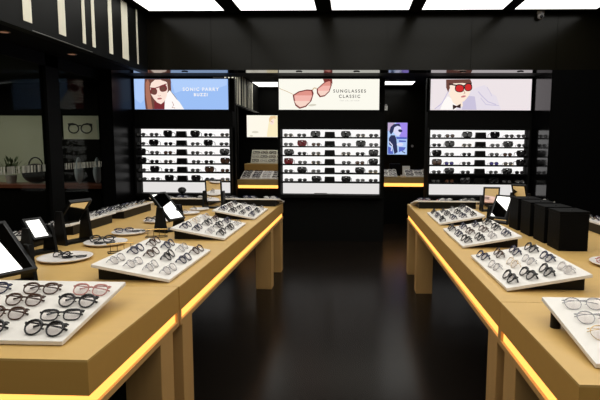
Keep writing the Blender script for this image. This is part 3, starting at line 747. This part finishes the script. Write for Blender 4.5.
# poster
s = empty('lightbox_sign', Matrix.Translation((-2.57, 12.2, 1.707)) @ Matrix.Scale(1.09, 4), 'cream lightbox poster with a blond figure, in the left gap', 'sign')
part('sign_frame', [(-.02, .80, .01, .04, -.02, .50)], M_black, s)
cr2 = E_('cream2', (1.0, 0.95, 0.82)); bl = E_('blond', (0.85, 0.62, 0.35)); bl2 = E_('blondlight', (0.97, 0.85, 0.55)); gy = E_('greyprint', (0.75, 0.70, 0.58))
picture(s, .78, .48, 400, 260, 115, 90, cr2, [
 (bl2, [(380, 100), (430, 90), (480, 100), (490, 150), (470, 200), (480, 345), (345, 345), (350, 290), (385, 260), (395, 200), (372, 150)]),
 (skin, ell(405, 165, 26, 38)), (bl, [(370, 130), (390, 98), (440, 95), (450, 130), (420, 125), (400, 140), (385, 170), (372, 160)]),
 (hair2, stroke([(395, 160), (412, 172)], 6)), (gy, ell(210, 290, 40, 14)), (gy, ell(165, 335, 20, 12)), (bl, stroke([(430, 95), (470, 115), (508, 135)], 5))])
# rear left counter
t = empty('display_counter', (-1.65, 9.4, 0), 'rear wooden counter with glowing band seen in the left gap', 'counter', 'rear display counters')
part('countertop', [(-.42, .55, -.45, .45, 0.79, 0.885)], M_wood, t); part('led_strip', [(-.41, .54, -.44, .44, 0.735, 0.789)], M_led, t)
part('base', [(-.40, .53, -.40, .44, 0, 0.734)], M_black, t)
t = empty('display_riser', (-1.63, 9.68, 0.8855), 'wooden riser box on the rear left counter', 'riser')
part('body', [(-.43, .42, -.16, .16, 0, .25)], M_apron, t); part('top', [(-.43, .42, -.16, .16, .2505, .27)], M_wood, t)
GR = 'glasses in the rear room'
tr = lambda x, y, z, rot, lb, w, tilt: make_tray(x, y, rot, lb, GT, w, z, tilt)
S = tr(-1.66, 9.22, 0.8855, 0, 'sloped white tray of glasses on the rear left counter', .76, R(18))
fill_tray(S, [0, 5, 6, 1], 'rear left counter tray', ['left', 'centre left', 'centre right', 'right'], ['front row', 'second row', 'third row', 'back row'], GR, w=.74, cols=4)
# back tray standing steeply on the riser
base = Matrix.Translation((-1.62, 9.57, 1.157))
t = empty('display_tray', base, 'steep white tray of glasses on the wooden riser, left gap', 'tray', GT)
Mt = Matrix.Rotation(R(58), 4, 'X')
bm = bmesh.new(); box(bm, -.33, .33, 0, .30, 0, .014, bevel=.002); new_obj('board', bm, principled('tray_cream', (0.62, 0.58, 0.45), 0.5), t, Mt)
bm = bmesh.new(); prism(bm, [(-.3, .03, 0), (-.3, .22, 0), (-.3, .15, .24), (-.3, .142, .22)], (.6, 0, 0)); new_obj('easel', bm, M_wedge, t)
for r_ in range(3):
    for c_ in range(4):
        k = [0, 6, 5, 2][(r_ + c_) % 4]
        place_glasses(k, base @ Mt @ Matrix.Translation((-.24 + .16 * c_, .03 + r_ * .09, .0146)), '%s eyeglasses, %s in %s row of the steep riser tray' % (KINDS[k][0], ['left', 'centre left', 'centre right', 'right'][c_], ['bottom', 'middle', 'top'][r_]), GR)
# rear right counter
t = empty('display_counter', (1.05, 10.05, 0), 'rear wooden counter with glowing band seen in the right gap', 'counter', 'rear display counters')
part('countertop', [(-.95, .55, -.45, .45, 0.80, 0.91)], M_wood, t); part('led_strip', [(-.94, .54, -.44, .44, 0.735, 0.799)], M_led, t)
part('base', [(-.93, .53, -.40, .44, 0, 0.734)], M_black, t)
for (xx, lb, ds) in ((0.62, 'left sloped white tray on the rear right counter', 'left tray, rear right counter'), (1.28, 'right sloped white tray on the rear right counter', 'right tray, rear right counter')):
    S = tr(xx, 9.83, 0.9105, 0, lb, .5, R(16))
    fill_tray(S, [0, 6, 5, 3], ds, ['left', 'middle', 'right'], ['front row', 'second row', 'third row', 'back row'], GR, w=.5, cols=3)
t = empty('black_box', (0.86, 10.16, 0.911), 'low black box on the rear right counter below the screen', 'box')
part('body', [(-.11, .11, -.08, .08, 0, .22)], M_box, t, .003); part('lid', [(-.112, .112, -.082, .082, .2205, .24)], M_box, t, .002)
t = empty('display_card', (1.09, 10.13, 0.911), 'small white card standing on the rear right counter', 'card')
bm = bmesh.new(); box(bm, -.075, .075, 0, .006, 0, .2); new_obj('card_face', bm, M_tray, t, Matrix.Rotation(R(-10), 4, 'X'))
part('foot', [(-.05, .05, .012, .06, 0, .012)], M_tray, t)
# screen on rear wall
s = empty('wall_screen', Matrix.Translation((0.85, 12.21, 1.304)) @ Matrix.Scale(1.09, 4), 'upright blue and purple video screen on the rear wall', 'screen')
part('bezel', [(-.02, .45, .005, .028, -.02, .72)], M_wedge, s)
pb = E_('scrblue', (0.10, 0.14, 0.55), 1.0); pv = E_('scrviolet', (0.36, 0.26, 0.85)); pc = E_('scrcyan', (0.45, 0.62, 0.95)); pdk = E_('scrdark', (0.03, 0.035, 0.10)); pw = E_('scrpale', (0.72, 0.72, 0.95)); pp = E_('scrpink', (0.55, 0.42, 0.62))
picture(s, .43, .70, 180, 330, 45, 35, pc, [
 (pv, [(120, 35), (225, 35), (225, 200), (160, 190), (150, 120)]), (pp, [(45, 35), (110, 35), (90, 80), (60, 120), (45, 120)]),
 (pw, [(95, 90), (130, 65), (165, 80), (170, 110), (165, 150), (140, 175), (115, 160), (95, 130)]),
 (pdk, [(70, 80), (100, 50), (150, 45), (165, 75), (130, 68), (105, 85), (95, 130), (75, 160), (60, 130)]),
 (pdk, ell(160, 118, 20, 14, .3)), (pdk, [(75, 165), (110, 165), (125, 200), (120, 270), (140, 340), (110, 362), (95, 290), (60, 260), (55, 200)]),
 (pb, [(120, 180), (220, 185), (222, 205), (130, 205)]), (pb, [(150, 215), (215, 220), (215, 235), (150, 235)]), (pw, ell(160, 260, 30, 18)),
 (pb, [(50, 280), (90, 300), (100, 360), (50, 360)]), (pb, [(150, 285), (215, 290), (200, 320), (150, 340)]), (pw, stroke([(60, 230), (90, 270), (80, 330)], 10)), (pdk, stroke([(180, 330), (210, 350)], 8))])
s = empty('wall_sign', Matrix.Translation((0.714, 12.225, 2.36)) @ Matrix.Scale(1.09, 4), 'small white square sign on the dark rear wall above the screen', 'sign')
part('sign_plate', [(0, .115, 0, .012, 0, .10)], principled('sign_white', (0.8, 0.8, 0.76), 0.5), s)
part('symbol', [(.03, .085, -.002, 0, .045, .055)], M_wedge, s); part('upper_symbol', [(.02, .05, -.002, 0.01, .115, .165), (.06, .105, -.002, .01, .108, .135)], M_plastic, s)
tag(new_obj('wall_button', (lambda b: (bmesh.ops.create_cone(b, cap_ends=True, segments=14, radius1=.03, radius2=.028, depth=.02), b)[1])(bmesh.new()), M_plastic, None, Matrix.Translation((1.45, 12.235, 1.51)) @ Matrix.Rotation(R(90), 4, 'X')), 'small grey round fitting on the rear wall right of the screen', 'wall fitting')

# ------------------------------------------------------------------ corridor beyond the left shopfront
struct('wall_corridor', [(-9.5, -5.62, 9.0, 9.1, 0, 2.02)], M_olive)
struct('wall_corridor_side', [(-5.555, -3.7, 9.0, 9.115, 0, 2.62)], M_black)
struct('wall_corridor_upper', [(-9.5, -3.7, 9.12, 9.2, 0, 2.62)], M_black)
struct('trim_corridor', [(-5.62, -5.56, 8.96, 9.1, 0, 2.02)], principled('pale_post', (0.55, 0.55, 0.48), 0.6))
s = empty('poster', (-5.24, 8.97, 1.60), 'pale poster of round black eyeglasses behind the left shopfront glass', 'poster')
pg = principled('poster_paper', (0.62, 0.62, 0.50), 0.7); pgd = principled('poster_ink', (0.02, 0.02, 0.02), 0.7); pgs = principled('poster_stain', (0.45, 0.52, 0.42), 0.7)
def ring(cx, cy, r1, r2, w_):
    o1 = ell(cx, cy, r1 + w_ / 2, r2 + w_ / 2, n=24); o2 = ell(cx, cy, r1 - w_ / 2, r2 - w_ / 2, n=24)
    return [(pgd, [o1[i], o1[(i + 1) % 24], o2[(i + 1) % 24], o2[i]]) for i in range(24)]
picture(s, .74, .42, 265, 165, 62, 100, pg, [(pgs, [(280, 130), (320, 120), (330, 240), (290, 260)]), (pgd, stroke([(160, 172), (172, 168), (185, 172)], 8)), (pgd, [(92, 155), (125, 150), (160, 165), (110, 168), (98, 178)]), (pgd, [(185, 165), (220, 150), (255, 157), (252, 178), (240, 165)])] + ring(130, 190, 33, 32, 9) + ring(215, 190, 35, 32, 9))
part('poster_board', [(0, .74, .0105, .03, 0, .42)], M_black, s)
t = empty('corridor_bench', (-5.0, 8.3, 0), 'dark reddish counter in the corridor behind the shopfront glass', 'counter')
part('top', [(-1.6, .9, -.25, .25, 0.78, 0.84)], principled('dark_redwood', (0.16, 0.05, 0.03), 0.4), t)
part('cabinet', [(-1.55, .85, -.22, .22, 0, .779)], M_black, t)
t = empty('handbag', (-5.36, 8.3, .841), 'dark rounded handbag on the corridor counter behind glass', 'bag')
bm = bmesh.new(); bmesh.ops.create_uvsphere(bm, u_segments=20, v_segments=12, radius=1); bmesh.ops.scale(bm, verts=bm.verts, vec=(.24, .13, .17)); bmesh.ops.translate(bm, verts=bm.verts, vec=(0, 0, .17))
for v in bm.verts: v.co.z = max(v.co.z, 0.0); 
new_obj('body', bm, M_wedge, t, smooth=True)
bm = bmesh.new(); tube(bm, [(.12 * math.cos(a_), 0, .30 + .14 * math.sin(a_)) for a_ in [math.pi * i / 10 for i in range(11)]], .012); new_obj('handle', bm, M_wedge, t, smooth=True)
t = empty('potted_plant', (-5.80, 8.3, .841), 'dim leafy plant on the corridor counter behind glass', 'plant')
bm = bmesh.new(); bmesh.ops.create_cone(bm, cap_ends=True, segments=18, radius1=.07, radius2=.09, depth=.14); bmesh.ops.translate(bm, verts=bm.verts, vec=(0, 0, .07)); new_obj('pot', bm, M_plastic, t)
bm = bmesh.new()
for i in range(70):
    a_ = rnd.uniform(0, 6.28); el_ = rnd.uniform(.3, 1.4); L_ = rnd.uniform(.1, .3); c0 = Vector((0, 0, .15)); d_ = Vector((math.cos(a_) * math.cos(el_), math.sin(a_) * math.cos(el_), math.sin(el_)))
    sd = d_.cross(Vector((0, 0, 1))).normalized() * .022; p1 = c0 + d_ * L_
    bm.faces.new([bm.verts.new(q) for q in (p1 - d_ * .05, p1 + sd, p1 + d_ * .06, p1 - sd)]); tube(bm, [c0, p1], .002, seg=4)
new_obj('foliage', bm, principled('leaf', (0.06, 0.08, 0.035), 0.6), t)
for (a, lb) in ((-4.62, 'pale tall ornament on the corridor counter below the poster'), (-4.30, 'blue-white ornament at right on the corridor counter')):
    bm = bmesh.new(); bmesh.ops.create_uvsphere(bm, u_segments=16, v_segments=12, radius=.07)
    for v in bm.verts: v.co.z *= 3.2; v.co.x *= 1 - .5 * max(0, v.co.z / .22)
    tag(new_obj('vase', bm, principled('pale_ceramic', (0.42, 0.47, 0.55), 0.3), None, Matrix.Translation((a, 8.3, 1.066)), smooth=True), lb, 'vase', 'ornaments behind the shopfront')
for k, (yy, xx, lb) in enumerate(((3.2, -3.3, 'warm recessed downlight above the left shopfront, nearest'), (4.75, -3.3, 'warm recessed downlight above the left shopfront, middle'), (5.9, -3.3, 'warm recessed downlight above the left shopfront, farthest'))):
    t = empty('downlight', (xx, yy, 2.559), lb, 'ceiling light', 'recessed downlights over the shopfront')
    bm = bmesh.new(); tube(bm, [(.05 * math.cos(2 * math.pi * i / 20), .05 * math.sin(2 * math.pi * i / 20), -.003) for i in range(20)], .006, True); new_obj('ring', bm, M_metal, t)
    bm = bmesh.new(); bmesh.ops.create_cone(bm, cap_ends=True, segments=20, radius1=.042, radius2=.042, depth=.004); new_obj('lamp', bm, emit('dim_lamp', (1, .5, .3), .2), t, Matrix.Translation((0, 0, -.004)))
ld = bpy.data.lights.new('corridor_fill', 'AREA'); ld.energy = 30; ld.size = 1.2; ld.color = (1, .97, .85)  # added area light to brighten the corridor wall, has no fixture
lo = bpy.data.objects.new('corridor_fill', ld); COL.objects.link(lo); lo.location = (-6.2, 7.2, 2.58)
